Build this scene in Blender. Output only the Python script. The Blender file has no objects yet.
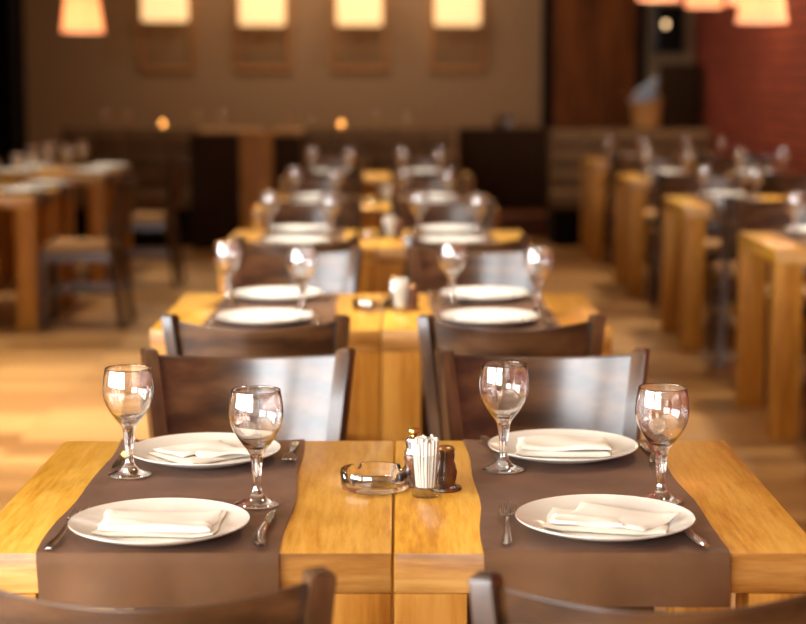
import bpy, bmesh, math, random
from mathutils import Vector, Matrix, noise
C = bpy.context.scene
PI = math.pi
R = math.radians
rnd = random.Random(7)

# ---------------------------------------------------------------- camera, world, lights, exposure
cam_d = bpy.data.cameras.new('camera'); cam = bpy.data.objects.new('camera', cam_d); C.collection.objects.link(cam)
cam.location = (0, 0, 1.434); cam.rotation_euler = (PI/2 - .1339, 0, -.0014)
cam_d.sensor_width = 36; cam_d.lens = 1784.0/806*36
cam_d.clip_start = .05; cam_d.clip_end = 100
cam_d.dof.use_dof = True; cam_d.dof.focus_distance = 2.90; cam_d.dof.aperture_fstop = 2.9
C.camera = cam
C.view_settings.view_transform = 'Standard'; C.view_settings.look = 'None'; C.view_settings.gamma = 1
C.view_settings.exposure = -0.12
C.cycles.transparent_max_bounces = 32; C.cycles.max_bounces = 16; C.cycles.transmission_bounces = 16
try: C.view_settings.use_curve_mapping = False
except Exception: pass
w = bpy.data.worlds.new('world'); C.world = w; w.use_nodes = True
w.node_tree.nodes['Background'].inputs[0].default_value = (.75, .85, 1, 1)
w.node_tree.nodes['Background'].inputs[1].default_value = .6

def area(name, loc, size, power, col, rot):
    d = bpy.data.lights.new(name, 'AREA'); d.shape = 'RECTANGLE'; d.size, d.size_y = size
    d.energy = power; d.color = col
    o = bpy.data.objects.new(name, d); C.collection.objects.link(o); o.location = loc; o.rotation_euler = rot
    return o
def point(name, loc, power, col, rad=.04):
    d = bpy.data.lights.new(name, 'POINT'); d.energy = power; d.color = col; d.shadow_soft_size = rad
    o = bpy.data.objects.new(name, d); C.collection.objects.link(o); o.location = loc
    return o
DAY = (.93, .97, 1.0); WARM = (1.0, .74, .46); SOFTWARM = (1.0, .92, .80)
XL, XR, YF, YB, ZC = -6.0, 3.0, -4.0, 18.5, 3.2
WIN_REAR = [(-5.5, -3.55), (-3.4, -1.45)]            # X spans of the rear windows, behind the camera
WIN_LEFT = [(-3.0, -1.1), (-.9, 1.0), (1.2, 3.1)]    # Y spans of the left windows
ZW0, ZW1 = .7, 2.9
for a, b in WIN_REAR:
    area('window_daylight', ((a+b)/2, YF-.12, (ZW0+ZW1)/2), (b-a, ZW1-ZW0), 560, DAY, (PI/2, 0, 0))
for a, b in WIN_LEFT:
    area('window_daylight', (XL-.12, (a+b)/2, (ZW0+ZW1)/2), (b-a, ZW1-ZW0), 400, DAY, (PI/2, 0, -PI/2))
# added warm fill from the dining room ceiling, its sources unseen
for y, p, c in ((3.7, 64, SOFTWARM), (12., 8, WARM), (15.0, 14, WARM)):
    for x in (-1.6, .9):
        area('added_ceiling_light', (x, y, ZC-.04), (.3, .3), p*.5, c, (0, 0, 0))

for y, p in ((5.3, 15), (7.4, 18), (9.5, 20), (11.9, 16)):     # added from above to brighten the central tables and plates
    area('added_ceiling_light', (-.1, y, ZC-.04), (.3, .3), p, (1, .96, .90), (0, 0, 0)).data.spread = R(58)
for x, y, p in ((2.1, 7.3, 15), (2.1, 9.6, 15), (2.0, 12., 14), (-2.4, 10.4, 11), (-2.4, 12.4, 12)):     # added likewise over the side tables, no fixtures there
    area('added_ceiling_light', (x, y, ZC-.04), (.25, .25), p, SOFTWARM, (0, 0, 0)).data.spread = R(50)
for x in (-1.2, .2):     # added to brighten the back wall and put highlights on the raised glasses
    area('added_ceiling_light', (x, 17.6, ZC-.04), (.3, .1), 10, SOFTWARM, (R(25), 0, 0)); area('added_ceiling_light', (x, 16.7, ZC-.04), (.12, .12), 20, WARM, (0, 0, 0))
area('added_ceiling_light', (-2.3, 16.7, ZC-.04), (.12, .12), 16, WARM, (0, 0, 0))  # added highlight source for the leftmost raised glasses
area('added_ceiling_light', (2.3, 14.2, ZC-.04), (.2, .2), 36, WARM, (0, R(-18), 0))  # added to lift the red wall at right
for x, y, p in ((-1.8, 8.0, 32), (-1.6, 6.5, 36), (-2.8, 8.1, 22)):  # pools of light added to the left floor
    area('added_ceiling_light', (x, y, ZC-.04), (.25, .25), p, SOFTWARM, (0, 0, 0)).data.spread = R(62)

# ---------------------------------------------------------------- materials
def newmat(name):
    m = bpy.data.materials.new(name); m.use_nodes = True
    nt = m.node_tree; return m, nt, nt.nodes['Principled BSDF']
def lin(c): return tuple((v/12.92 if v <= .04045 else ((v+.055)/1.055)**2.4) for v in [x/255 for x in c])+(1,)
def plain(name, c, rough=.5, metal=0, **kw):
    m, nt, b = newmat(name)
    b.inputs['Base Color'].default_value = lin(c); b.inputs['Roughness'].default_value = rough; b.inputs['Metallic'].default_value = metal
    for k, v in kw.items(): b.inputs[k].default_value = v
    n = nt.nodes.new('ShaderNodeTexNoise'); n.inputs['Scale'].default_value = 60
    tc = nt.nodes.new('ShaderNodeTexCoord'); nt.links.new(tc.outputs['Object'], n.inputs['Vector'])
    bp = nt.nodes.new('ShaderNodeBump'); bp.inputs['Strength'].default_value = .03
    nt.links.new(n.outputs['Fac'], bp.inputs['Height'])
    if kw.get('Transmission Weight', 0) == 0: nt.links.new(bp.outputs['Normal'], b.inputs['Normal'])
    return m
def wood(name, c1, c2, c3, axis='Y', rough=.35, fine=60, coat=.0, spec=.5):
    m, nt, b = newmat(name); N = nt.nodes; L = nt.links
    tc = N.new('ShaderNodeTexCoord'); oi = N.new('ShaderNodeObjectInfo')
    off = N.new('ShaderNodeVectorMath'); off.operation = 'MULTIPLY_ADD'
    L.new(oi.outputs['Random'], off.inputs[0]); off.inputs[1].default_value = (7, 5, 9); L.new(tc.outputs['Object'], off.inputs[2])
    mp = N.new('ShaderNodeMapping'); L.new(off.outputs[0], mp.inputs[0])
    s = {'X': (.09, 1, 1), 'Y': (1, .09, 1), 'Z': (1, 1, .09)}[axis]; mp.inputs['Scale'].default_value = s
    n1 = N.new('ShaderNodeTexNoise'); n1.inputs['Scale'].default_value = fine; n1.inputs['Detail'].default_value = 6; n1.inputs['Roughness'].default_value = .65
    n2 = N.new('ShaderNodeTexNoise'); n2.inputs['Scale'].default_value = 6; n2.inputs['Detail'].default_value = 3; n2.inputs['Distortion'].default_value = 1.2
    wv = N.new('ShaderNodeTexWave'); wv.wave_type = 'RINGS'; wv.inputs['Scale'].default_value = 5; wv.inputs['Distortion'].default_value = 5; wv.inputs['Detail'].default_value = 2; wv.inputs['Detail Scale'].default_value = 1.5
    for n in (n1, n2, wv): L.new(mp.outputs[0], n.inputs['Vector'])
    a = N.new('ShaderNodeMath'); a.operation = 'MULTIPLY_ADD'; L.new(n1.outputs['Fac'], a.inputs[0]); a.inputs[1].default_value = .55
    a2 = N.new('ShaderNodeMath'); a2.operation = 'MULTIPLY_ADD'; L.new(n2.outputs['Fac'], a2.inputs[0]); a2.inputs[1].default_value = .3
    a3 = N.new('ShaderNodeMath'); a3.operation = 'MULTIPLY'; L.new(wv.outputs['Fac'], a3.inputs[0]); a3.inputs[1].default_value = .15
    L.new(a3.outputs[0], a2.inputs[2]); L.new(a2.outputs[0], a.inputs[2])
    cr = N.new('ShaderNodeValToRGB'); e = cr.color_ramp.elements
    e[0].position = .38; e[0].color = lin(c1); e[1].position = .63; e[1].color = lin(c3)
    k = e.new(.5); k.color = lin(c2)
    L.new(a.outputs[0], cr.inputs[0]); L.new(cr.outputs[0], b.inputs['Base Color'])
    b.inputs['Roughness'].default_value = rough; b.inputs['Coat Weight'].default_value = coat; b.inputs['Coat Roughness'].default_value = .2 if coat > .27 else .14
    b.inputs['Specular IOR Level'].default_value = spec
    bp = N.new('ShaderNodeBump'); bp.inputs['Strength'].default_value = .08; bp.inputs['Distance'].default_value = .002
    L.new(a.outputs[0], bp.inputs['Height']); L.new(bp.outputs[0], b.inputs['Normal'])
    return m
OAK1, OAK2, OAK3 = (172, 112, 24), (204, 146, 44), (222, 170, 72)
M = {}
M['oak_top'] = wood('oak_along', OAK1, OAK2, OAK3, 'Y', .34, 100, coat=.25)
M['oak_x'] = wood('oak_across', (136, 88, 32), (172, 118, 50), (196, 146, 76), 'X', .42, 90)
M['oak_z'] = wood('oak_upright', (150, 92, 24), (180, 120, 40), (198, 142, 60), 'Z', .5, spec=.25)
DK = ((44, 26, 13), (68, 42, 22), (90, 60, 34))
M['dark_x'] = wood('dark_wood_across', *DK, 'X', .30, 35, .3)
M['dark_z'] = wood('dark_wood_upright', *DK, 'Z', .30, 35, .3)
M['door_wood'] = wood('door_wood', (78, 38, 12), (106, 56, 20), (122, 68, 28), 'Z', .8, 20, spec=.15)
M['riser'] = wood('riser_wood', (70, 34, 14), (96, 50, 22), (112, 62, 30), 'X', .45, 20)
M['porcelain'] = plain('porcelain', (216, 209, 196), .12, 0, **{'Coat Weight': .3})
M['napkin'] = plain('napkin_cloth', (218, 210, 195), .8)
M['steel'] = plain('cutlery_steel', (205, 203, 200), .16, 1)
M['knife_blade'] = plain('blade_steel', (150, 146, 142), .14, 1)
M['brass'] = plain('brass', (205, 160, 90), .25, 1)
M['bronze'] = plain('bronze', (150, 108, 66), .35, .8)
M['chrome'] = plain('chrome', (220, 220, 222), .1, 1)
M['glass'] = plain('clear_glass', (255, 255, 255), 0.0, 0, **{'Transmission Weight': 1.0, 'IOR': 1.5, 'Specular IOR Level': 1.0, 'Coat Weight': 1.0, 'Coat IOR': 1.9, 'Coat Roughness': 0.0})
def thin_glass():
    m, nt, b = newmat('thin_tumbler_glass'); N = nt.nodes; L = nt.links; N.remove(b)
    out = [n for n in N if n.type == 'OUTPUT_MATERIAL'][0]
    t = N.new('ShaderNodeBsdfTransparent'); g = N.new('ShaderNodeBsdfGlossy'); g.inputs['Roughness'].default_value = .02
    t.inputs[0].default_value = (.94, .95, .95, 1); mx = N.new('ShaderNodeMixShader'); lw = N.new('ShaderNodeLayerWeight'); pw = N.new('ShaderNodeMath'); pw.operation = 'POWER'; pw.inputs[1].default_value = 3.5
    f = N.new('ShaderNodeMath'); f.operation = 'MULTIPLY_ADD'; f.inputs[1].default_value = .7; f.inputs[2].default_value = .05; lw.inputs[0].default_value = .5
    L.new(lw.outputs['Facing'], pw.inputs[0]); L.new(pw.outputs[0], f.inputs[0])
    L.new(f.outputs[0], mx.inputs[0]); L.new(t.outputs[0], mx.inputs[1]); L.new(g.outputs[0], mx.inputs[2]); L.new(mx.outputs[0], out.inputs[0]); return m
M['thin_glass'] = thin_glass()
M['pick'] = plain('paper_wrap', (210, 204, 192), .7)
M['shaker'] = wood('shaker_wood', (52, 26, 10), (84, 46, 20), (112, 64, 30), 'Z', .25, 40, .3)
M['cushion'] = plain('seat_fabric', (150, 112, 72), .95, **{'Specular IOR Level': .12})
M['black'] = plain('black_cloth', (20, 14, 10), .95, **{'Specular IOR Level': .12})
M['dark_panel'] = plain('dark_upholstery', (48, 30, 16), .9, **{'Specular IOR Level': .12})
M['leather'] = plain('banquette_leather', (112, 86, 60), .75, **{'Specular IOR Level': .12})
M['wicker'] = plain('wicker', (176, 122, 60), .7)
M['bluegrey'] = plain('grey_blue_cloth', (120, 132, 150), .8)
M['wallpaint'] = plain('brown_wall_paint', (138, 108, 80), .9, **{'Specular IOR Level': .12})
M['ceiling'] = plain('ceiling_paint', (185, 172, 155), .9)
M['plaster'] = plain('pale_wall_plaster', (176, 160, 140), .9)
M['frame'] = plain('picture_frame_wood', (158, 104, 54), .8)
M['white_frame'] = plain('window_frame_paint', (190, 188, 182), .5)
M['metalgrey'] = plain('dark_grey_metal', (70, 66, 62), .35, .6)
M['wax'] = plain('candle_wax', (246, 214, 160), .5, 0, **{'Subsurface Weight': 0.0})

def runner_mat():
    m, nt, b = newmat('runner_fabric'); N = nt.nodes; L = nt.links
    tc = N.new('ShaderNodeTexCoord')
    n = N.new('ShaderNodeTexNoise'); n.inputs['Scale'].default_value = 9; n.inputs['Detail'].default_value = 5
    f = N.new('ShaderNodeTexNoise'); f.inputs['Scale'].default_value = 900; f.inputs['Detail'].default_value = 1
    L.new(tc.outputs['Object'], n.inputs[0]); L.new(tc.outputs['Object'], f.inputs[0])
    cr = N.new('ShaderNodeValToRGB'); e = cr.color_ramp.elements
    e[0].position = .3; e[0].color = lin((90, 62, 38)); e[1].position = .7; e[1].color = lin((112, 78, 50))
    L.new(n.outputs['Fac'], cr.inputs[0]); L.new(cr.outputs[0], b.inputs['Base Color'])
    bp = N.new('ShaderNodeBump'); bp.inputs['Strength'].default_value = .25; bp.inputs['Distance'].default_value = .001
    L.new(f.outputs['Fac'], bp.inputs['Height']); L.new(bp.outputs[0], b.inputs['Normal'])
    b.inputs['Roughness'].default_value = .55
    b.inputs['Specular IOR Level'].default_value = .18; b.inputs['Sheen Weight'].default_value = .06; b.inputs['Sheen Roughness'].default_value = .4
    b.inputs['Sheen Tint'].default_value = lin((200, 190, 205))
    return m
M['runner'] = runner_mat()

def brick_mat(name, c1, c2, mortar, bw, rh, ms, uv, rough, coat=0, grain=None):
    m, nt, b = newmat(name); N = nt.nodes; L = nt.links
    tc = N.new('ShaderNodeTexCoord'); sp = N.new('ShaderNodeSeparateXYZ'); cb = N.new('ShaderNodeCombineXYZ')
    L.new(tc.outputs['Object'], sp.inputs[0]); L.new(sp.outputs[uv[0]], cb.inputs[0]); L.new(sp.outputs[uv[1]], cb.inputs[1])
    br = N.new('ShaderNodeTexBrick'); L.new(cb.outputs[0], br.inputs['Vector'])
    br.inputs['Scale'].default_value = 1; br.inputs['Brick Width'].default_value = bw; br.inputs['Row Height'].default_value = rh
    br.inputs['Mortar Size'].default_value = ms; br.inputs['Mortar Smooth'].default_value = .3; br.inputs['Bias'].default_value = 0
    br.inputs['Color1'].default_value = lin(c1); br.inputs['Color2'].default_value = lin(c2); br.inputs['Mortar'].default_value = lin(mortar)
    br.offset_frequency = 2; br.offset = .37
    n = N.new('ShaderNodeTexNoise'); n.inputs['Detail'].default_value = 5
    mp = N.new('ShaderNodeMapping'); mp.inputs['Scale'].default_value = grain or (1, 1, 1)
    L.new(cb.outputs[0], mp.inputs[0]); L.new(mp.outputs[0], n.inputs['Vector']); n.inputs['Scale'].default_value = 12
    mx = N.new('ShaderNodeMix'); mx.data_type = 'RGBA'; mx.blend_type = 'MULTIPLY'; mx.inputs[0].default_value = .55
    cr = N.new('ShaderNodeValToRGB'); cr.color_ramp.elements[0].color = (.5, .5, .5, 1); cr.color_ramp.elements[0].position = .3; cr.color_ramp.elements[1].position = .65
    L.new(n.outputs['Fac'], cr.inputs[0]); L.new(br.outputs['Color'], mx.inputs[6]); L.new(cr.outputs[0], mx.inputs[7])
    L.new(mx.outputs[2], b.inputs['Base Color']); b.inputs['Roughness'].default_value = rough; b.inputs['Coat Weight'].default_value = coat
    bp = N.new('ShaderNodeBump'); bp.inputs['Strength'].default_value = .3; bp.inputs['Distance'].default_value = .004; bp.invert = True
    L.new(br.outputs['Fac'], bp.inputs['Height']); L.new(bp.outputs[0], b.inputs['Normal'])
    return m
M['floor'] = brick_mat('plank_floor', (136, 92, 44), (192, 144, 84), (60, 34, 14), 1.5, .14, .002, (0, 1), .38, 0, (.25, 3, 1))
M['redbrick'] = brick_mat('red_brick', (156, 66, 46), (176, 80, 58), (84, 30, 20), .42, .105, .014, (1, 2), .6)

def shade_mat(name, col, trans, emis=0):
    m, nt, b = newmat(name); N = nt.nodes; L = nt.links; N.remove(b)
    out = [n for n in N if n.type == 'OUTPUT_MATERIAL'][0]
    d = N.new('ShaderNodeBsdfDiffuse'); t = N.new('ShaderNodeBsdfTranslucent'); mx = N.new('ShaderNodeMixShader')
    d.inputs[0].default_value = lin(col); t.inputs[0].default_value = lin(trans); mx.inputs[0].default_value = .6
    L.new(d.outputs[0], mx.inputs[1]); L.new(t.outputs[0], mx.inputs[2])
    if emis:
        e = N.new('ShaderNodeEmission'); e.inputs[0].default_value = lin(trans); e.inputs[1].default_value = emis
        ad = N.new('ShaderNodeAddShader'); L.new(mx.outputs[0], ad.inputs[0]); L.new(e.outputs[0], ad.inputs[1]); L.new(ad.outputs[0], out.inputs[0])
    else: L.new(mx.outputs[0], out.inputs[0])
    return m
M['shade'] = shade_mat('peach_lamp_fabric', (240, 200, 165), (255, 212, 170), .22)
M['shade_band'] = shade_mat('lamp_band_fabric', (240, 200, 170), (240, 190, 150), .35)
M['lampbox'] = shade_mat('cream_lamp_panel', (245, 225, 180), (255, 224, 172), .66)
M['bulb'] = shade_mat('glowing_globe', (255, 240, 210), (255, 226, 180), 1.6)
M['flame'] = shade_mat('candle_flame', (255, 240, 210), (255, 196, 110), 14)
def picture_mat():
    m, nt, b = newmat('picture_print'); N = nt.nodes; L = nt.links
    tc = N.new('ShaderNodeTexCoord'); n = N.new('ShaderNodeTexNoise'); n.inputs['Scale'].default_value = 5; L.new(tc.outputs['Object'], n.inputs[0])
    cr = N.new('ShaderNodeValToRGB'); cr.color_ramp.elements[0].color = lin((112, 82, 56)); cr.color_ramp.elements[1].color = lin((136, 106, 78))
    L.new(n.outputs[0], cr.inputs[0]); L.new(cr.outputs[0], b.inputs['Base Color']); b.inputs['Roughness'].default_value = .9; b.inputs['Specular IOR Level'].default_value = .1
    return m
M['picture'] = picture_mat()

# ---------------------------------------------------------------- mesh helpers
class MB:
    def __init__(s): s.bm = bmesh.new()
    def box(s, c, size, bev=0, mat=None, seg=2):
        r = bmesh.ops.create_cube(s.bm, size=1); vs = r['verts']
        for v in vs: v.co = Vector((v.co.x*size[0], v.co.y*size[1], v.co.z*size[2]))
        if bev:
            es = list({e for v in vs for e in v.link_edges})
            q = bmesh.ops.bevel(s.bm, geom=es, offset=bev, segments=seg, affect='EDGES', profile=.5); vs = list({v for f in q['faces'] for v in f.verts} | {v for v in vs if v.is_valid})
        for v in vs:
            v.co = (mat @ v.co if mat else v.co) + Vector(c)
        return s
    def lathe(s, prof, seg=32, c=(0, 0, 0), fn=None):
        rings = []
        for i, (r, z) in enumerate(prof):
            if r <= 1e-6: rings.append([s.bm.verts.new((c[0], c[1], c[2]+z))]); continue
            ring = []
            for k in range(seg):
                th = 2*PI*k/seg; rr, zz = (fn(i, r, z, th) if fn else (r, z))
                ring.append(s.bm.verts.new((c[0]+rr*math.cos(th), c[1]+rr*math.sin(th), c[2]+zz)))
            rings.append(ring)
        for a, b in zip(rings, rings[1:]):
            for k in range(seg):
                k2 = (k+1) % seg
                if len(a) == 1 and len(b) == 1: break
                if len(a) == 1: s.bm.faces.new((a[0], b[k2], b[k]))
                elif len(b) == 1: s.bm.faces.new((a[k], a[k2], b[0]))
                else: s.bm.faces.new((a[k], a[k2], b[k2], b[k]))
        return s
    def sweep(s, pts, secs):
        """rings of points: pts = centres, secs = list of (half width vector, half thickness vector) ellipses"""
        rings = []
        for p, (u, v, n) in zip(pts, secs):
            ring = []
            for k in range(n):
                th = 2*PI*(k+.5)/n
                ring.append(s.bm.verts.new(Vector(p)+Vector(u)*math.cos(th)+Vector(v)*math.sin(th)))
            rings.append(ring)
        for a, b in zip(rings, rings[1:]):
            n = len(a)
            for k in range(n): s.bm.faces.new((a[k], a[(k+1) % n], b[(k+1) % n], b[k]))
        s.bm.faces.new(rings[0][::-1]); s.bm.faces.new(rings[-1])
        return s
    def tube(s, pts, rad, n=10):
        rs = rad if isinstance(rad, (list, tuple)) else [rad]*len(pts); secs = []
        P = [Vector(p) for p in pts]
        for i, p in enumerate(P):
            t = (P[min(i+1, len(P)-1)]-P[max(i-1, 0)]).normalized()
            a = Vector((1, 0, 0)) if abs(t.x) < .9 else Vector((0, 1, 0))
            u = t.cross(a).normalized(); v = t.cross(u)
            secs.append((u*rs[i], v*rs[i], n))
        return s.sweep(P, secs)
    def slab(s, nx, ny, top, bot):
        T = [[s.bm.verts.new(top(i/nx, j/ny)) for j in range(ny+1)] for i in range(nx+1)]
        B = [[s.bm.verts.new(bot(i/nx, j/ny)) for j in range(ny+1)] for i in range(nx+1)]
        for i in range(nx):
            for j in range(ny):
                s.bm.faces.new((T[i][j], T[i+1][j], T[i+1][j+1], T[i][j+1]))
                s.bm.faces.new((B[i][j], B[i][j+1], B[i+1][j+1], B[i+1][j]))
        for i in range(nx):
            s.bm.faces.new((T[i][0], B[i][0], B[i+1][0], T[i+1][0])); s.bm.faces.new((T[i][ny], T[i+1][ny], B[i+1][ny], B[i][ny]))
        for j in range(ny):
            s.bm.faces.new((T[0][j], T[0][j+1], B[0][j+1], B[0][j])); s.bm.faces.new((T[nx][j], B[nx][j], B[nx][j+1], T[nx][j+1]))
        return s
    def build(s, name, mat, parent=None, loc=(0, 0, 0), sharp=38):
        bmesh.ops.recalc_face_normals(s.bm, faces=s.bm.faces[:])
        me = bpy.data.meshes.new(name); s.bm.to_mesh(me); s.bm.free()
        for p in me.polygons: p.use_smooth = True
        me.set_sharp_from_angle(angle=R(sharp))
        me.materials.append(mat)
        o = bpy.data.objects.new(name, me); C.collection.objects.link(o); o.location = loc
        if parent: o.parent = parent
        return o
def empty(name, loc=(0, 0, 0), rz=0):
    o = bpy.data.objects.new(name, None); o.empty_display_size = .05; C.collection.objects.link(o); o.location = loc; o.rotation_euler = (0, 0, rz); return o
def tag(o, label=None, cat=None, group=None, kind=None):
    if label: o['label'] = label
    if cat: o['category'] = cat
    if group: o['group'] = group
    if kind: o['kind'] = kind
    return o
KIDS = {}
def reg(root):
    KIDS[root.name] = [c for c in root.children]; return root
def copy_tree(o, parent=None):
    c = o.copy(); C.collection.objects.link(c); c.parent = parent
    for ch in list(o.children): copy_tree(ch, c)
    return c
class Proto:
    """first call hands out the built thing, later calls copy it"""
    def __init__(s, root): s.root = root; s.used = False
    def put(s, loc, rz, label, cat, group):
        o = copy_tree(s.root) if s.used else s.root
        s.used = True
        o.location = loc; o.rotation_euler = (0, 0, rz); return tag(o, label, cat, group)

# ---------------------------------------------------------------- setting
def struct(mb, name, mat, **k): return tag(mb.build(name, mat, **k), kind='structure')
struct(MB().box(((XL+XR)/2, (YF+YB)/2, -.05), (XR-XL, YB-YF, .1)), 'floor', M['floor'])
struct(MB().box(((XL+XR)/2, (YF+YB)/2, ZC+.05), (XR-XL, YB-YF, .1)), 'ceiling', M['ceiling'])
struct(MB().box(((XL+XR)/2, YB+.1, ZC/2), (XR-XL+.4, .2, ZC)), 'wall_back', M['wallpaint'])
def holed(axis, pos, lo, hi, spans):
    mb = MB()
    def seg(a, b, z0, z1):
        if b-a < 1e-4: return
        if axis == 'X': mb.box((pos, (a+b)/2, (z0+z1)/2), (.2, b-a, z1-z0))
        else: mb.box(((a+b)/2, pos, (z0+z1)/2), (b-a, .2, z1-z0))
    c = lo
    for a, b in spans:
        seg(c, a, 0, ZC); seg(a, b, 0, ZW0); seg(a, b, ZW1, ZC); c = b
    seg(c, hi, 0, ZC); return mb
struct(holed('X', XL-.1, YF-.2, YB, WIN_LEFT), 'wall_left', M['plaster'])
struct(MB().box((-4.1, 5.0, ZC/2), (3.8, .2, ZC), .004), 'wall_light_blocker', M['wallpaint'])  # unseen wall added to keep window light off the back left tables
struct(MB().box((XR+.1, (YF+YB)/2, ZC/2), (.2, YB-YF, ZC)), 'wall_right', M['redbrick'])
struct(holed('Y', YF-.1, XL, XR+.2, WIN_REAR), 'wall_front', M['plaster'])
nwin = 0
for ax, spans, WX in (('Y', WIN_REAR, 0), ('X', WIN_LEFT, XL-.05)):
    for a, b in spans:
        nwin += 1; mb = MB(); zc = (ZW0+ZW1)/2
        for t in (a+.03, (a+b)/2, b-.03):
            mb.box(((t, YF-.05, zc) if ax == 'Y' else (WX, t, zc)), ((.06, .06, ZW1-ZW0) if ax == 'Y' else (.06, .06, ZW1-ZW0)))
        for z in (ZW0+.03, zc+.3, ZW1-.03):
            mb.box((((a+b)/2, YF-.05, z) if ax == 'Y' else (WX, (a+b)/2, z)), ((b-a, .05, .06) if ax == 'Y' else (.05, b-a, .06)))
        struct(mb, 'window_%d' % nwin, M['white_frame'])
# raised platform at the back, its front face a step up
PZ = .19
struct(MB().box(((XL+XR)/2, (15.5+YB)/2, PZ/2), (XR-XL, YB-15.5, PZ), .01), 'floor_platform', M['riser'])
# door and jamb on the back wall
jm = MB()
for x in (1.50, 2.46): jm.box((x, YB-.04, PZ+1.1), (.10, .08, 2.2), .006)
jm.box((1.98, YB-.04, PZ+2.25), (1.06, .08, .1), .006)
struct(jm, 'trim_1', M['black'])
dr = empty('door_1', (1.98, YB-.03, PZ)); tag(dr, kind='structure')
MB().box((0, 0, 1.1), (.86, .05, 2.19), .004).build('door_leaf', M['door_wood'], dr)
MB().tube([(.34, -.025, 1.0), (.34, -.07, 1.0), (.24, -.07, 1.0)], .01).build('door_handle', M['brass'], dr)

# ---------------------------------------------------------------- prototypes
def make_chair(name='dining_chair'):
    r = empty(name)
    HS = .445; zt = .85
    def px(z): return .167+(z-.46)*.11 if z > .46 else .167+(.46-z)*.055   # half width at height z
    def py(z): return -.20-(z-.46)*.15 if z > .46 else -.20-(.46-z)*.12
    for sx in (-1, 1):
        mb = MB(); zs = (0, .15, .3, .46, .6, .73, zt-.006, zt)
        pts = []; secs = []
        for z in zs:
            a = R(22)*sx; k = 1.0 if z < zt-.001 else .82
            wd = .0155*k; dp = (.020 if z > .3 else .017)*k
            pts.append((sx*px(z), py(z)-(0 if z < .46 else 0), z))
            ux, uy = math.cos(a), math.sin(a)
            secs.append((Vector((ux*wd*1.41, uy*wd*1.41, 0)), Vector((-uy*dp*1.41, ux*dp*1.41, 0)), 4))
        mb.sweep(pts, secs)
        es = [e for e in mb.bm.edges if abs(e.verts[0].co.z-e.verts[1].co.z) > .01 or e.verts[0].co.z > zt-.001]
        bmesh.ops.bevel(mb.bm, geom=es, offset=.003, segments=2, affect='EDGES')
        mb.build('back_post', M['dark_z'], r)
        mb = MB(); x0, y0 = sx*.160, .19
        mb.sweep([(x0, y0, .42), (x0*1.0, y0+.005, 0)], [(Vector((.027, 0, 0)), Vector((0, .027, 0)), 4), (Vector((.019, 0, 0)), Vector((0, .019, 0)), 4)])
        mb.build('leg', M['dark_z'], r)
    # curved back panel
    hwf = lambda z: px(z)-.010
    th = .011
    def pan(off):
        def f(u, v):
            z0 = .515; t = 2*u-1
            ztop = zt-.013-.016*(1-t*t)
            z = z0+(ztop-z0)*v
            return (t*hwf(z), py(z)-.004-.060*(1-t*t)+off, z)
        return f
    mb = MB().slab(28, 8, pan(-th/2), pan(th/2)); bmesh.ops.recalc_face_normals(mb.bm, faces=mb.bm.faces[:])
    es = [e for e in mb.bm.edges if len(e.link_faces) == 2 and e.calc_face_angle() > R(60)]
    bmesh.ops.bevel(mb.bm, geom=es, offset=.0032, segments=3, affect='EDGES')
    mb.build('backrest', M['dark_x'], r, sharp=60)
    # seat frame, cushion
    def outl(u, v, z, g=0, rd=1):
        y = -.205-g+(v*(.42+2*g)); hw = .176+(.180-.176)*v+g
        return ((2*u-1)*hw, y, z)
    MB().slab(1, 1, lambda u, v: outl(u, v, .43), lambda u, v: outl(u, v, .375)).build('seat_frame', M['dark_x'], r)
    def cush(u, v):
        x, y, z = outl(u, v, 0, -.004)
        e = min(1, 7*min(u, 1-u, v, 1-v)); return (x, y, .445+.035*math.sqrt(max(0, 1-(1-e)**2)))
    MB().slab(20, 20, cush, lambda u, v: outl(u, v, .4305, -.004)).build('seat_cushion', M['cushion'], r)
    for sx in (-1, 1):
        MB().sweep([(sx*.160, .18, .2), (sx*.176, -.215, .2)], [(Vector((.011, 0, 0)), Vector((0, 0, .016)), 4)]*2).build('stretcher', M['dark_x'], r)
    return r
def make_table(W=.616, D=.787, H=.75, leg=.105):
    r = empty('dining_table')
    tp = MB().box((0, 0, H-.03), (W, D, .06), .0025).build('tabletop', M['oak_top'], r); tp.data.materials.append(M['oak_x'])
    for p in tp.data.polygons:
        if abs(p.normal.y) > .8: p.material_index = 1
    for sx in (-1, 1):
        for sy in (-1, 1):
            MB().box((sx*(W/2-leg/2), sy*(D/2-leg/2), (H-.0605)/2), (leg, leg, H-.0605), .002).build('leg', M['oak_z'], r)
    return r
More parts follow.
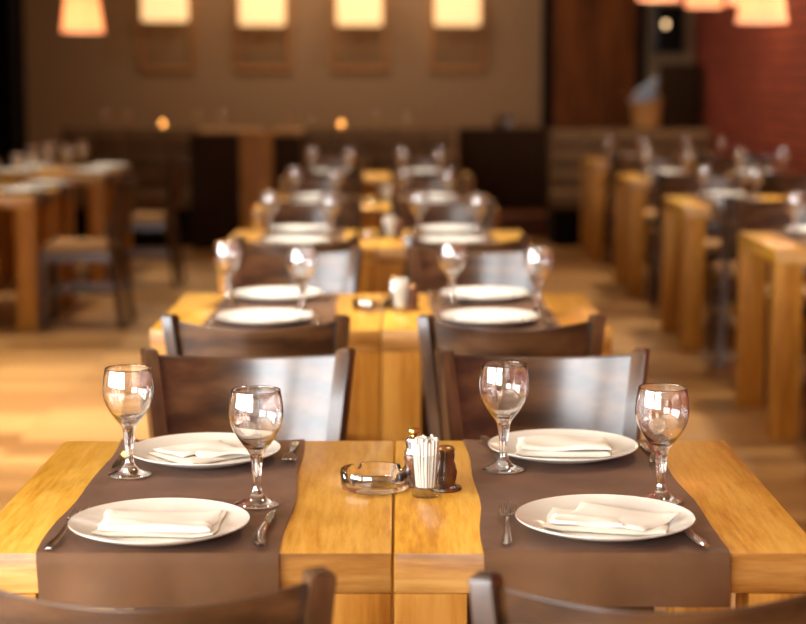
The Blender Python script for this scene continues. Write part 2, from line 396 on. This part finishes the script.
# tabletop end faces show grain across: a thin edge band is part of the top
def make_runner(W=.346, D=.787, seed=0, drop=.075):
    rr = random.Random(seed); ph = [rr.uniform(0, 6) for _ in range(6)]; T = .0016
    L = D/2+.003; tot = 2*L+2*drop
    def pos(u, v, o):
        s = v*tot-tot/2; e = (2*u-1)
        wx = e*W/2+.004*math.sin(s*7+ph[0]+e)+.0025*math.sin(s*17+ph[1])
        hem = .0013 if abs(e) > .92 else 0
        o = o+hem*(o > 0)
        rise = .0006+.0007*(1+math.sin(wx*40+s*13+ph[2]))*.5+.001*max(0, math.sin(s*31+ph[3]+wx*9))**6
        rad = .006; a = abs(s); sg = 1 if s > 0 else -1
        q = rad*PI/2
        if a < L-rad: return (wx, s, rise+o)
        if a < L-rad+q:
            t = (a-(L-rad))/rad; n = (math.sin(t), math.cos(t)); return (wx, sg*(L-rad+(rad+o)*n[0]), -rad+.0006+(rad+o)*n[1])
        dz = a-(L-rad+q); wob = .0025*(1+math.sin(wx*38+ph[4]))*min(1, dz/.05)
        return (wx, sg*(L+o+wob+.001), -rad-dz)
    return MB().slab(26, 110, lambda u, v: pos(u, v, T), lambda u, v: pos(u, v, 0)).build('table_runner', M['runner'], sharp=50)
PR = .134
def pz(r): 
    if r < .082: return .0075
    t = (r-.082)/(PR-.082); return .0075+.0135*t**1.25
def make_plate():
    pr = [(0, pz(0)), (.05, pz(0)), (.078, pz(0)), (.084, pz(.084)), (.095, pz(.095)), (.108, pz(.108)), (.121, pz(.121)), (.131, pz(.131)), (.1335, .0212), (.134, .0200), (.1325, .0185),
          (.118, .0125), (.10, .0062), (.086, .0022), (.078, .0), (.074, .0), (.072, .0022), (0, .003)]
    return MB().lathe(pr, 72).build('dinner_plate', M['porcelain'], sharp=70)
def make_napkin(style, seed):
    rr = random.Random(seed); mb = MB(); z0 = .0012
    def sheet(w, d, ox, oy, rot, lift, thick, wav, taper=0):
        ca, sa = math.cos(rot), math.sin(rot); ph = [rr.uniform(0, 6) for _ in range(5)]
        def f(o):
            def g(u, v):
                x = (u-.5)*w*(1+taper*(v-.5)); y = (v-.5)*d
                x += .0015*math.sin(v*9+ph[0]); y += .0015*math.sin(u*8+ph[1])
                X, Y = ca*x-sa*y+ox, sa*x+ca*y+oy
                edge = min(u, 1-u, v, 1-v)*14
                rd = 1 if edge > 1 else math.sqrt(max(0, 1-(1-edge)**2))
                base = pz(min(math.hypot(X, Y), PR))*.75+.25*.021 if False else max(pz(min(math.hypot(X, Y), PR)), .0078)
                wv = wav*(1+math.sin(u*7+ph[2])*math.cos(v*5+ph[3]))
                return (X, Y, base+z0+lift+(wv if lift or o else 0)+(thick*(.25+.75*rd) if o else 0))
            return g
        mb.slab(24, 18, f(1), f(0))
    if style == 0:      # flat rectangular fold, roll at the near edge
        sheet(.178, .125, 0, .006, .03, 0, .004, .0012); sheet(.172, .085, -.003, .018, .05, .0042, .004, .0014, .05); sheet(.165, .034, .002, -.034, .0, .0042, .009, .0018)
    elif style == 1:    # turned diamond-wise with open folds
        sheet(.145, .125, -.002, .0, R(38), 0, .004, .0013); sheet(.12, .085, -.012, .012, R(30), .0045, .004, .0022, .3); sheet(.10, .03, .035, -.028, R(12), .0045, .006, .002)
    elif style == 2:    # neat rectangle standing a little open
        sheet(.165, .11, 0, 0, -.03, 0, .007, .001); sheet(.160, .10, .001, .003, .0, .0075, .006, .003); 
    else:
        sheet(.18, .12, 0, .0, -.12, 0, .004, .001); sheet(.15, .10, .015, .01, -.5, .0045, .004, .0015, .2); sheet(.11, .05, -.03, -.02, -.1, .0045, .005, .002)
    return mb.build('folded_napkin', M['napkin'], sharp=60)
def make_glass():
    out = [(0, .0006), (.034, .0006), (.0362, .0018), (.0355, .0032), (.026, .0058), (.016, .0105), (.0095, .018), (.0070, .027), (.0064, .036), (.0070, .048), (.0082, .060), (.0096, .072), (.0112, .081), (.0150, .0885),
           (.0215, .0975), (.0290, .1085), (.0352, .120), (.0392, .131), (.0412, .142), (.0414, .150), (.0403, .162), (.0388, .172), (.0370, .183), (.0367, .1846), (.0360, .1846)]
    inn = [(.0355, .183), (.0374, .172), (.0389, .162), (.0400, .150), (.0398, .142), (.0378, .131), (.0338, .120), (.0274, .109), (.0195, .0995), (.0110, .0935), (0, .0915)]
    n = len(out)
    def fn(i, r, z, th):
        if i < n and .018 < z < .078:
            t = min(1, (z-.018)/.01)*min(1, (.078-z)/.01); r = r*(1+.10*t*math.cos(6*th+z*25))
        if z > .09: r *= 1.04
        return r, z
    return MB().lathe(out+inn, 48, fn=fn).build('wine_glass', M['glass'], sharp=80)
def ribbon(mb, pts, ws, ts):
    secs = []
    for p, w_, t_ in zip(pts, ws, ts): secs.append((Vector((w_, 0, 0)), Vector((0, 0, t_)), 10))
    return mb.sweep(pts, secs)
def make_fork():
    mb = MB()   # lies along +Y, handle end at y=0
    ys = [0, .006, .03, .07, .105, .125, .138, .150, .160, .166]
    zs = [.003, .003, .0025, .0035, .008, .010, .0095, .008, .0065, .006]
    ws = [.004, .0078, .0075, .005, .0032, .0036, .008, .0122, .0128, .0128]
    ribbon(mb, [(0, y, z) for y, z in zip(ys, zs)], ws, [.0012]*2+[.0015]*3+[.0013]*5)
    for k in range(4):
        x = (-1.5+k)*.0074
        P = [(x*.98, .160, .0065), (x, .175, .0062), (x, .19, .0085), (x*.96, .205, .0125), (x*.95, .209, .014)]
        ribbon(mb, P, [.0026, .0023, .002, .0015, .0006], [.001]*5)
    return mb.build('fork', M['steel'], sharp=50)
def make_knife():
    r = empty('table_knife')
    pts = []; secs = []
    for i in range(13):
        t = i/12; y = t*.112; x = .009*(1-t)**2*math.cos(t*2)-.002*math.sin(t*PI)
        wd = (.0095-.0045*t+.0015*math.sin(t*PI))*(0.45 if i == 0 else 1); pts.append((x, y, .0068)); secs.append((Vector((wd, 0, 0)), Vector((0, 0, .0052 if i else .003)), 12))
    MB().sweep(pts, secs).build('handle', M['steel'], r)
    MB().sweep([(-.0, .110, .0066), (-.0, .120, .0066)], [(Vector((.0068, 0, 0)), Vector((0, 0, .0055)), 12)]*2).build('bolster', M['brass'], r)
    mb = MB(); T = .0008
    ysb = [.119, .14, .17, .20, .215, .222]; L_ = [-.006, -.0075, -.008, -.007, -.004, .0015]; Rr = [.006, .0055, .005, .004, .003, .002]
    bot = [(mb.bm.verts.new((a, y, .0055-.02*(y-.119))), mb.bm.verts.new((b, y, .0055-.02*(y-.119)))) for a, b, y in zip(L_, Rr, ysb)]
    top = [(mb.bm.verts.new((a, y, .0058-.02*(y-.119))), mb.bm.verts.new((b, y, .0058+2*T-.02*(y-.119)))) for a, b, y in zip(L_, Rr, ysb)]
    for i in range(5):
        mb.bm.faces.new((top[i][0], top[i][1], top[i+1][1], top[i+1][0])); mb.bm.faces.new((bot[i][0], bot[i+1][0], bot[i+1][1], bot[i][1]))
        mb.bm.faces.new((top[i][0], top[i+1][0], bot[i+1][0], bot[i][0])); mb.bm.faces.new((top[i][1], bot[i][1], bot[i+1][1], top[i+1][1]))
    mb.bm.faces.new((top[0][0], bot[0][0], bot[0][1], top[0][1])); mb.bm.faces.new((top[5][0], top[5][1], bot[5][1], bot[5][0]))
    mb.build('blade', M['knife_blade'], r)
    return r
def make_ashtray():
    out = [(0, .0008), (.050, .0008), (.0555, .003), (.0575, .009), (.058, .030), (.0565, .0335), (.052, .0335), (.050, .031), (.048, .014), (.044, .0095), (0, .0085)]
    nt_ = (R(35), R(125), R(215), R(305))
    def fn(i, r, z, th):
        if 4 <= i <= 7:
            d = min(abs((th-a+PI) % (2*PI)-PI) for a in nt_)
            if d < .16: z -= .010*math.cos(d/.16*PI/2)**.7
        return r, z
    return MB().lathe(out, 96, fn=fn).build('ashtray', M['glass'], sharp=45)
def make_tumbler():
    out = [(0, .0006), (.0215, .0006), (.0228, .002), (.0236, .03), (.0250, .070), (.0248, .0712), (.0237, .0712), (.0234, .070), (.0220, .03), (.0212, .0165), (.019, .0145), (0, .014)]
    return MB().lathe(out, 40).build('toothpick_tumbler', M['thin_glass'], sharp=60)
def pick_geo(mb, rr, i, n):
    a = i*2.39996; rad = .0205*math.sqrt((i+.5)/n); lx, ly = rad*math.cos(a)*.72, rad*math.sin(a)*.72
    tx, ty = rad*math.cos(a)*1.04+rr.uniform(-.0005, .0005), rad*math.sin(a)*1.04+rr.uniform(-.0005, .0005); h = rr.uniform(.087, .100)
    mb.tube([(lx, ly, .0165), (lx+(tx-lx)*.5, ly+(ty-ly)*.5, .05), (tx, ty, h)], [.0018, .0019, .0020], 6); return mb
def make_mill():
    r = empty('pepper_mill')
    MB().lathe([(0, 0), (.0185, 0), (.019, .003), (.0165, .010), (.0145, .022), (.0155, .034), (.017, .044), (.0155, .052), (0, .052)], 28).build('body', M['shaker'], r)
    MB().lathe([(0, .0521), (.0155, .0521), (.016, .055), (.0150, .058), (.0125, .066), (.0145, .073), (.0130, .080), (.007, .0845), (0, .0845)], 28).build('metal_cap', M['chrome'], r)
    MB().lathe([(0, .0846), (.005, .0846), (.0055, .0865), (.0098, .0895), (.0105, .093), (.0085, .097), (0, .0985)], 24).build('knob', M['brass'], r)
    return r
def make_shaker():
    r = empty('salt_shaker')
    MB().lathe([(0, 0), (.026, 0), (.0275, .002), (.0265, .0055), (.019, .008), (.0165, .011), (.0185, .020), (.0195, .030), (.0165, .043), (.0145, .049), (.0155, .058), (.0150, .066), (0, .066)], 32).build('body', M['shaker'], r)
    MB().lathe([(0, .0661), (.0150, .0661), (.0155, .0685), (.0125, .0725), (.006, .0745), (0, .075)], 28).build('lid', M['bronze'], r)
    return r
P_chair = Proto(make_chair()); P_table = Proto(make_table()); P_plate = Proto(make_plate()); P_glass = Proto(make_glass())
P_fork = Proto(make_fork()); P_knife = Proto(make_knife()); P_ash = Proto(make_ashtray()); P_tumb = Proto(make_tumbler())
P_mill = Proto(make_mill()); P_shak = Proto(make_shaker())
P_run = [Proto(make_runner(seed=3)), Proto(make_runner(seed=11))]
P_nap = [Proto(make_napkin(k, 20+k)) for k in range(4)]

# ---------------------------------------------------------------- laying one table
T = .75
RZ = T+.0046   # top of the runner
def lay(cx, cy, rz, where, group, side, zf=0, near_chair=True, far_chair=True, spec=None, jit=.006, cutlery=True, chairs=None):
    """one two-seat table unit centred on cx, cy; `where` names it inside every label"""
    ca, sa = math.cos(rz), math.sin(rz)
    def g(x, y, z=0): return (cx+ca*x-sa*y, cy+sa*x+ca*y, z+zf)
    j = lambda: rnd.uniform(-jit, jit)
    s = spec or {}
    P_table.put(g(0, 0), rz, 'honey oak dining table, %s' % where, 'table', 'oak tables '+group)
    P_run[side].put(g(*(s.get('runner', (0, 0))), T), rz, 'brown cloth runner draped over %s' % where, 'table runner', 'brown runners '+group)
    pn = s.get('pn', (-.01+j(), -.285+j())); pf = s.get('pf', (-.01+j(), .225+j()))
    P_plate.put(g(*pn, RZ), rz+j()*40, 'white plate at near place, %s' % where, 'plate', 'white plates '+group)
    P_plate.put(g(*pf, RZ), rz+j()*40, 'white plate at far place, %s' % where, 'plate', 'white plates '+group)
    nn, nf = s.get('nap', (rnd.choice((0, 3)), rnd.choice((1, 2))))
    P_nap[nn].put(g(pn[0]+s.get('no', (0, 0))[0], pn[1], RZ), rz+s.get('nr', (0, 0))[0]+j()*20, 'folded white napkin on near plate, %s' % where, 'napkin', 'white napkins '+group)
    P_nap[nf].put(g(pf[0], pf[1], RZ), rz+s.get('nr', (0, 0))[1]+j()*20, 'folded white napkin on far plate, %s' % where, 'napkin', 'white napkins '+group)
    g1 = s.get('g1', (-.13+j(), .105+j())); g2 = s.get('g2', (.11+j(), -.087+j()))
    P_glass.put(g(*g1, RZ), j()*60, 'empty stemmed wine glass standing back left, %s' % where, 'wine glass', 'wine glasses '+group)
    P_glass.put(g(*g2, RZ), j()*60, 'empty stemmed wine glass standing front right, %s' % where, 'wine glass', 'wine glasses '+group)
    if cutlery:
        fn, kn, ff, kf = s.get('cut', ((-.155, -.385, 0), (.14, -.385, 0), (.14, .36, PI), (-.155, .36, PI)))
        P_fork.put(g(*fn[:2], RZ), rz+fn[2], 'steel fork by near plate, %s' % where, 'fork', 'forks '+group)
        P_fork.put(g(*ff[:2], RZ), rz+ff[2], 'steel fork by far plate, %s' % where, 'fork', 'forks '+group)
        P_knife.put(g(*kn[:2], RZ), rz+kn[2], 'steel knife by near plate, %s' % where, 'knife', 'knives '+group)
        P_knife.put(g(*kf[:2], RZ), rz+kf[2], 'steel knife by far plate, %s' % where, 'knife', 'knives '+group)
    nc = s.get('nc', (.0, -.65, 0)); fc = s.get('fc', (.0, .68, PI))
    if near_chair: P_chair.put(g(*nc[:2]), rz+nc[2], 'dark wooden chair on near side, %s' % where, 'chair', 'dark wooden chairs '+group)
    if far_chair: P_chair.put(g(*fc[:2]), rz+fc[2], 'dark wooden chair on far side, %s' % where, 'chair', 'dark wooden chairs '+group)
def chair_off(ytop): return ytop
ORD = ['front', 'second', 'third', 'fourth', 'fifth', 'sixth']
YC0, PITCH = 2.8825, 2.234
ROWX = [-.011, -.052, -.095, -.125, -.15]
ROWY = [0, 0, 0, -.24, 0]
GL = {(1, 0): ((-.148, .112), (.083, -.085)), (1, 1): ((-.107, .078), (.132, -.086)), (2, 0): ((-.142, .108), (.118, -.068)), (2, 1): ((-.138, .105), (.103, -.038)),
      (3, 0): ((-.122, .05), (.098, -.12)), (3, 1): ((-.166, .05), (.062, -.12)), (4, 0): ((-.13, .10), (.12, -.08)), (4, 1): ((-.15, .11), (.10, -.08))}
CH = {(1, 0): (.016, -.57), (1, 1): (.010, -.57), (2, 0): (.035, -.70), (2, 1): (.03, -.67)}
back = .26       # distance from chair origin to its back at shoulder height
for row in range(5):
    gx = ROWX[row]; yc = YC0+PITCH*row+ROWY[row]
    for side, sg in ((0, -1), (1, 1)):
        cx = gx+sg*.310
        sp = {}
        if row == 0 and side == 0:
            sp = dict(runner=(-.026, 0), pn=(-.037, -.298), pf=(-.025, .2095), g1=(-.139, .085), g2=(.094, -.122), nap=(0, 1), nr=(.03, .1),
                      cut=((-.184, -.394, -.07), (.112, -.392, -.06), (.126, .35, PI), (-.163, .345, PI-.05)),
                      nc=(.016, -.575, 0), fc=(-.005, .615, PI))
        elif row == 0:
            sp = dict(runner=(-.004, 0), pn=(.007, -.275), pf=(-.009, .2425), g1=(-.122, .126), g2=(.116, -.100), nap=(3, 2), nr=(-.05, -.05), no=(.004, 0),
                      cut=((-.146, -.372, -.07), (.130, -.396, .05), (.146, .335, PI+.02), (-.137, .375, PI+.05)),
                      nc=(.010, -.59, 0), fc=(.003, .615, PI))
        else:
            n_ = CH.get((row, side), (.0, -.6)); sp = dict(g1=GL[row, side][0], g2=GL[row, side][1], nc=(n_[0], n_[1], rnd.uniform(-.02, .02)), fc=(rnd.uniform(-.01, .01), .615, PI+rnd.uniform(-.02, .02)))
        where = '%s table of the %s central row' % (('left', 'right')[side], ORD[row])
        lay(cx, yc, 0, where, 'in the centre', side, spec=sp, cutlery=row < 3)
    # things standing across the seam
    where = '%s central row' % ORD[row]
    if row < 4:
        dx, dy = gx+.011, yc-YC0
        P_ash.put((-.042+dx, 2.888+dy, T), .0, 'round clear glass ashtray with notched rim, %s' % where, 'ashtray', 'glass ashtrays')
        P_tumb.put((.041+dx, 2.835+dy, T), 0, 'clear tumbler holding wrapped toothpicks, %s' % where, 'tumbler', 'toothpick tumblers')
        P_mill.put((.022+dx, 2.912+dy, T), 0, 'pepper mill with metal cap and round knob, %s' % where, 'pepper mill', 'pepper mills')
        P_shak.put((.074+dx, 2.882+dy, T), 0, 'small dark wooden salt shaker with flared base, %s' % where, 'salt shaker', 'salt shakers')
        rr = random.Random(5); n = 96
        if row == 0:
            for i in range(n):
                o = pick_geo(MB(), rr, i, n).build('toothpick', M['pick'], loc=(.041+dx, 2.835+dy, T))
                tag(o, 'white paper wrapped toothpick in the tumbler of the front central row', 'toothpick', 'toothpicks in the front tumbler')
        else:
            mb = MB()
            for i in range(60): pick_geo(mb, rr, i, 60)
            tag(mb.build('toothpick_bundle', M['pick'], loc=(.041+dx, 2.835+dy, T)), 'tight bundle of white wrapped toothpicks in tumbler, %s' % where, 'toothpicks', kind='stuff')
# right hand column by the red wall
for row in (2, 3, 4, 5):
    yc = 7.265+PITCH*(row-2)
    for side in (0, 1):
        cx = 1.455+.308+side*.62
        if side == 1 and row < 3: continue
        where = '%s table, %s row by the red wall' % (('aisle', 'wall')[side], ['nearest', 'second', 'third', 'farthest'][row-2])
        lay(cx, yc, 0, where, 'by the red wall', side, spec=dict(nc=(0, -.60, 0), fc=(0, .62, PI)), cutlery=False, near_chair=True, far_chair=(row < 5))
# left hand tables stand crosswise, chairs at their ends
for k, (x1, y0) in enumerate(((-2.03, 9.85), (-1.97, 11.80))):
    for u in (0, 1):
        where = '%s half of the %s table group at left' % (('near', 'far')[u], ('nearer', 'farther')[k])
        lay(x1-.787/2, y0+.308+u*.62, PI/2, where, 'at left', u, spec=dict(nc=(0, -.60, 0)), cutlery=False, near_chair=(u == 0), far_chair=False)

# ---------------------------------------------------------------- banquettes facing the room
def banquette(name, x0, x1, y, ztop, label, depth=.5):
    r = empty(name, ((x0+x1)/2, y, 0)); W = x1-x0; hw = W/2
    MB().box((0, .10, ztop/2), (W, .10, ztop), .008).build('back_board', M['dark_panel'], r)
    n = max(3, round(W/.27)); m = 3; z0 = .47
    def face(o):
        def f(u, v):
            a = u*n; b = v*m; sh = .5 if int(min(b, m-.001)) % 2 else 0
            p = (abs(math.sin(PI*(a)))*abs(math.sin(PI*b)))**.45
            return ((u-.5)*(W-.01),   .050-(.045+.04*p if o else 0), z0+(ztop-.012-z0)*v)
        return f
    MB().slab(n*8, m*10, face(1), face(0)).build('tufted_backrest', M['leather'], r, sharp=80)
    MB().box((0, -.21, .39), (W-.01, depth, .14), .03, seg=4).build('seat_cushion', M['leather'], r)
    MB().box((0, -.19, .16), (W-.02, depth-.08, .318), .004).build('plinth', M['black'], r)
    return tag(r, label, 'banquette', 'tufted banquettes at the back')
banquette('banquette', -2.85, -1.72, 15.05, .955, 'tufted brown banquette at back left, behind the side tables')
banquette('banquette', -.82, .44, 15.05, .955, 'tufted brown banquette at the end of the central rows')
banquette('banquette', 1.25, 2.62, 15.05, .965, 'tufted grey-brown banquette at back right below the basket')
# dark upholstered screens with an oak post between the banquettes
s = empty('low_screen', (-1.35, 14.45, 0))
MB().box((-.15, 0, .47), (.40, .08, .94), .02).build('padded_panel', M['dark_panel'], s)
MB().box((.19, 0, .475), (.25, .10, .95), .004).build('oak_post', M['oak_z'], s)
MB().box((.44, 0, .46), (.24, .06, .92), .02).build('padded_panel', M['dark_panel'], s)
tag(s, 'low dark padded screen with oak post behind the central rows', 'screen')
s = empty('opening_shade_panel', (.93, 16.2, PZ))
MB().box((0, .0, .37), (.82, .06, .74), .01).build('padded_panel', M['dark_panel'], s)  # shade of the dark stair opening, put in as a flat brown sheet
tag(s, 'dark brown panel standing in for the shaded opening beyond the central banquette', 'screen')

# raised tables on the platform
def platform_table(xc, W, lab, gl, cand):
    t = empty('platform_table', (xc, 16.15, PZ)); H = .728
    MB().box((0, 0, H-.03), (W, .62, .06), .003).build('tabletop', M['oak_x'], t)
    for sx in (-1, 1):
        for sy in (-1, 1): MB().box((sx*(W/2-.06), sy*.25, (H-.0605)/2), (.1, .1, H-.0605), .002).build('leg', M['oak_z'], t)
    tag(t, 'long oak table on the raised floor, %s' % lab, 'table', 'long oak tables on the raised floor')
    for i, x in enumerate(gl):
        P_glass.put((x, 16.0+.12*(i % 2), PZ+H+.0005), 0, 'wine glass, %s from left on long table %s' % (['first', 'second', 'third', 'fourth'][i], lab), 'wine glass', 'wine glasses on the raised tables')
    c = empty('candle_holder', (cand, 15.98, PZ+H))
    MB().lathe([(0, .001), (.035, .001), (.042, .02), (.043, .075), (.041, .075), (.040, .02), (.033, .006), (0, .006)], 28).build('cup', M['glass'], c)
    MB().lathe([(0, .0062), (.030, .0062), (.030, .045), (0, .045)], 20).build('candle', M['wax'], c)
    MB().lathe([(0, .0452), (.006, .050), (.0085, .058), (.005, .072), (0, .082)], 12).build('flame', M['flame'], c)
    tag(c, 'small lit candle in glass cup on long table %s' % lab, 'candle', 'candles on the raised tables')
platform_table(-1.99, 1.46, 'at back left', (-2.63, -2.44, -1.80, -1.61), -2.12)
platform_table(-.36, 1.56, 'behind the central rows', (-1.0, -.79, -.20, .05), -.53)
P_chair.put((.72, 16.75, PZ), PI/2+.2, 'dark chair on the raised floor with its back toward the door', 'chair', 'chairs on the raised floor')

# pictures and their lamps on the back wall
def s2x(px, y): return (px-400.5)*(y*.991)/1784
for i, (px, nm) in enumerate(((168, 'leftmost'), (264, 'second from left'), (360, 'third from left'), (457, 'rightmost'))):
    x = s2x(px, YB); Wp, Hp, zb = .58, .95, 1.44
    f = empty('framed_picture', (x, YB-.02, zb)); fr = MB()
    for sx in (-1, 1): fr.box((sx*(Wp/2-.02), 0, Hp/2), (.04, .035, Hp), .004)
    for z in (.02, Hp-.02): fr.box((0, 0, z), (Wp-.08, .035, .04), .004)
    fr.build('frame', M['frame'], f)
    MB().box((0, .008, Hp/2), (Wp-.08, .012, Hp-.08)).build('print', M['picture'], f)
    tag(f, 'brown framed picture on the back wall, %s of the four' % nm, 'picture', 'framed pictures on the back wall')
    l = empty('wall_lamp', (x+(.0 if i else .0), YB-.16, 1.90 if i else 1.94))
    mb = MB().box((0, 0, .2), (.46, .16, .40), .03, seg=3); mb.build('lamp_shade', M['lampbox'], l)
    MB().box((0, .10, .2), (.10, .04, .12), .004).build('wall_bracket', M['brass'], l)
    tag(l, 'glowing cream wall lamp over the %s picture' % nm, 'wall lamp', 'cream wall lamps over the pictures')

# pendant lamps
def pendant(x, y, zb, rb, rt, h, label, power, mats=('shade', 'shade_band')):
    r = empty('pendant_lamp', (x, y, zb)); t = .003; bh = h*.16
    def prof(z0, z1):
        q = lambda z: rb+(rt-rb)*z/h
        return [(q(z0), z0), (q(z1), z1), (q(z1)-t, z1), (q(z0)-t, z0), (q(z0), z0)]
    MB().lathe(prof(bh, h), 40).build('lamp_shade', M[mats[0]], r)
    MB().lathe([(a+(.002 if i in (0, 1, 4) else 0), z) for i, (a, z) in enumerate(prof(0, bh-.0005))], 40).build('shade_band', M[mats[1]], r)
    MB().lathe([(0, h*.35), (.03, h*.42), (.035, h*.55), (.02, h*.72), (.012, h*.8), (0, h*.8)], 20).build('bulb', M['bulb'], r)
    MB().tube([(0, 0, h*.8), (0, 0, h+.1), (0, 0, ZC-zb)], .004, 8).build('cable', M['black'], r)
    sp = MB()
    for k in range(3):
        a = k*2*PI/3; sp.tube([(0, 0, h*.82), ((rt-.004)*math.cos(a), (rt-.004)*math.sin(a), h-.01)], .002, 6)
    sp.build('spider', M['metalgrey'], r)
    tag(r, label, 'pendant lamp', 'peach pendant lamps')
    point('pendant_light', (x, y, zb+h*.2), power*.36, (1, .86, .66), .03)
pendant(-2.13, 12.1, 1.695, .142, .108, .27, 'peach pendant lamp hanging over the tables at left', 16)
pendant(1.91, 9.55, 1.69, .134, .10, .26, 'large peach pendant lamp at right before the red wall', 16)
pendant(1.71, 12.0, 1.90, .135, .112, .26, 'pendant lamp at top edge in front of the door', 12)
pendant(1.98, 11.8, 1.85, .12, .09, .26, 'left one of two small pendant lamps beside the red wall', 8)
pendant(2.25, 11.8, 1.87, .12, .09, .26, 'right one of two small pendant lamps beside the red wall', 8)

# things at the back right
b = empty('wicker_basket', (2.08, 15.18, .966))
MB().lathe([(0, 0), (.105, 0), (.115, .05), (.13, .20), (.135, .21), (.125, .212), (.105, .05), (.095, .012), (0, .012)], 32, fn=lambda i, r, z, th: (r*(1+.012*math.cos(24*th+z*200)), z)).build('basket_body', M['wicker'], b)
hd = MB(); hd.tube([(.128*math.cos(t) if 0 else -.13+.26*(1-math.cos(t))/2, 0, .20+.10*math.sin(t)) for t in [i*PI/14 for i in range(15)]], .007, 8); hd.build('handle', M['wicker'], b)
tag(b, 'round wicker basket on top of the back right banquette', 'basket')
c = MB(); rr = random.Random(4)
c.slab(18, 18, lambda u, v: (-.10+.20*u+.02*math.sin(v*6), -.07+.14*v, .24+.20*u*(1-.25*abs(2*v-1))+.012*math.sin(9*u+5*v)), lambda u, v: (-.085+.17*u, -.06+.12*v, .18+.06*u))
tag(c.build('bundled_cloth', M['bluegrey'], loc=(2.05, 15.18, .966)), 'grey-blue bundled cloth sticking up out of the wicker basket', 'cloth')
c = empty('dark_cabinet', (2.78, 17.9, PZ))
MB().box((0, 0, .66), (.36, .4, 1.32), .01).build('cabinet_body', M['dark_panel'], c)
MB().box((0, -.208, .67), (.32, .014, 1.2), .004).build('cabinet_door', M['dark_panel'], c)
tag(c, 'tall narrow dark cabinet in the corner beside the door', 'cabinet')
c = empty('wall_speaker', (2.70, 18.2, 1.62))
MB().box((0, 0, .24), (.30, .22, .5), .02).build('speaker_case', M['metalgrey'], c)
MB().box((0, -.114, .24), (.26, .006, .45), .002).build('grille', M['black'], c)
MB().box((0, .19, .24), (.06, .18, .06), .004).build('wall_bracket', M['metalgrey'], c)
tag(c, 'dark grey box loudspeaker high beside the door at right', 'loudspeaker')
c = empty('globe_lamp', (2.57, 17.5, 1.80))
MB().lathe([(0, .06)]+[(.025*math.sin(t), .09-.03*math.cos(t)) for t in [i*PI/12 for i in range(1, 12)]]+[(0, .12)], 24).build('globe', M['bulb'], c)
MB().tube([(0, 0, .12), (0, 0, ZC-1.80)], .004, 8).build('cable', M['black'], c)
tag(c, 'small round glowing globe lamp hanging beside the door', 'lamp')
# black curtain at the far left
def cur(o):
    def f(u, v): return (-.45+.9*u, .05*math.sin(u*34)+.02*math.sin(u*13+v)+o, 2.85*v)
    return f
c = MB().slab(90, 4, cur(-.004), cur(.004)).build('curtain', M['black'], loc=(-3.98, 16.9, PZ+.002), sharp=80)
tag(c, 'black floor length curtain at the far left edge', 'curtain')
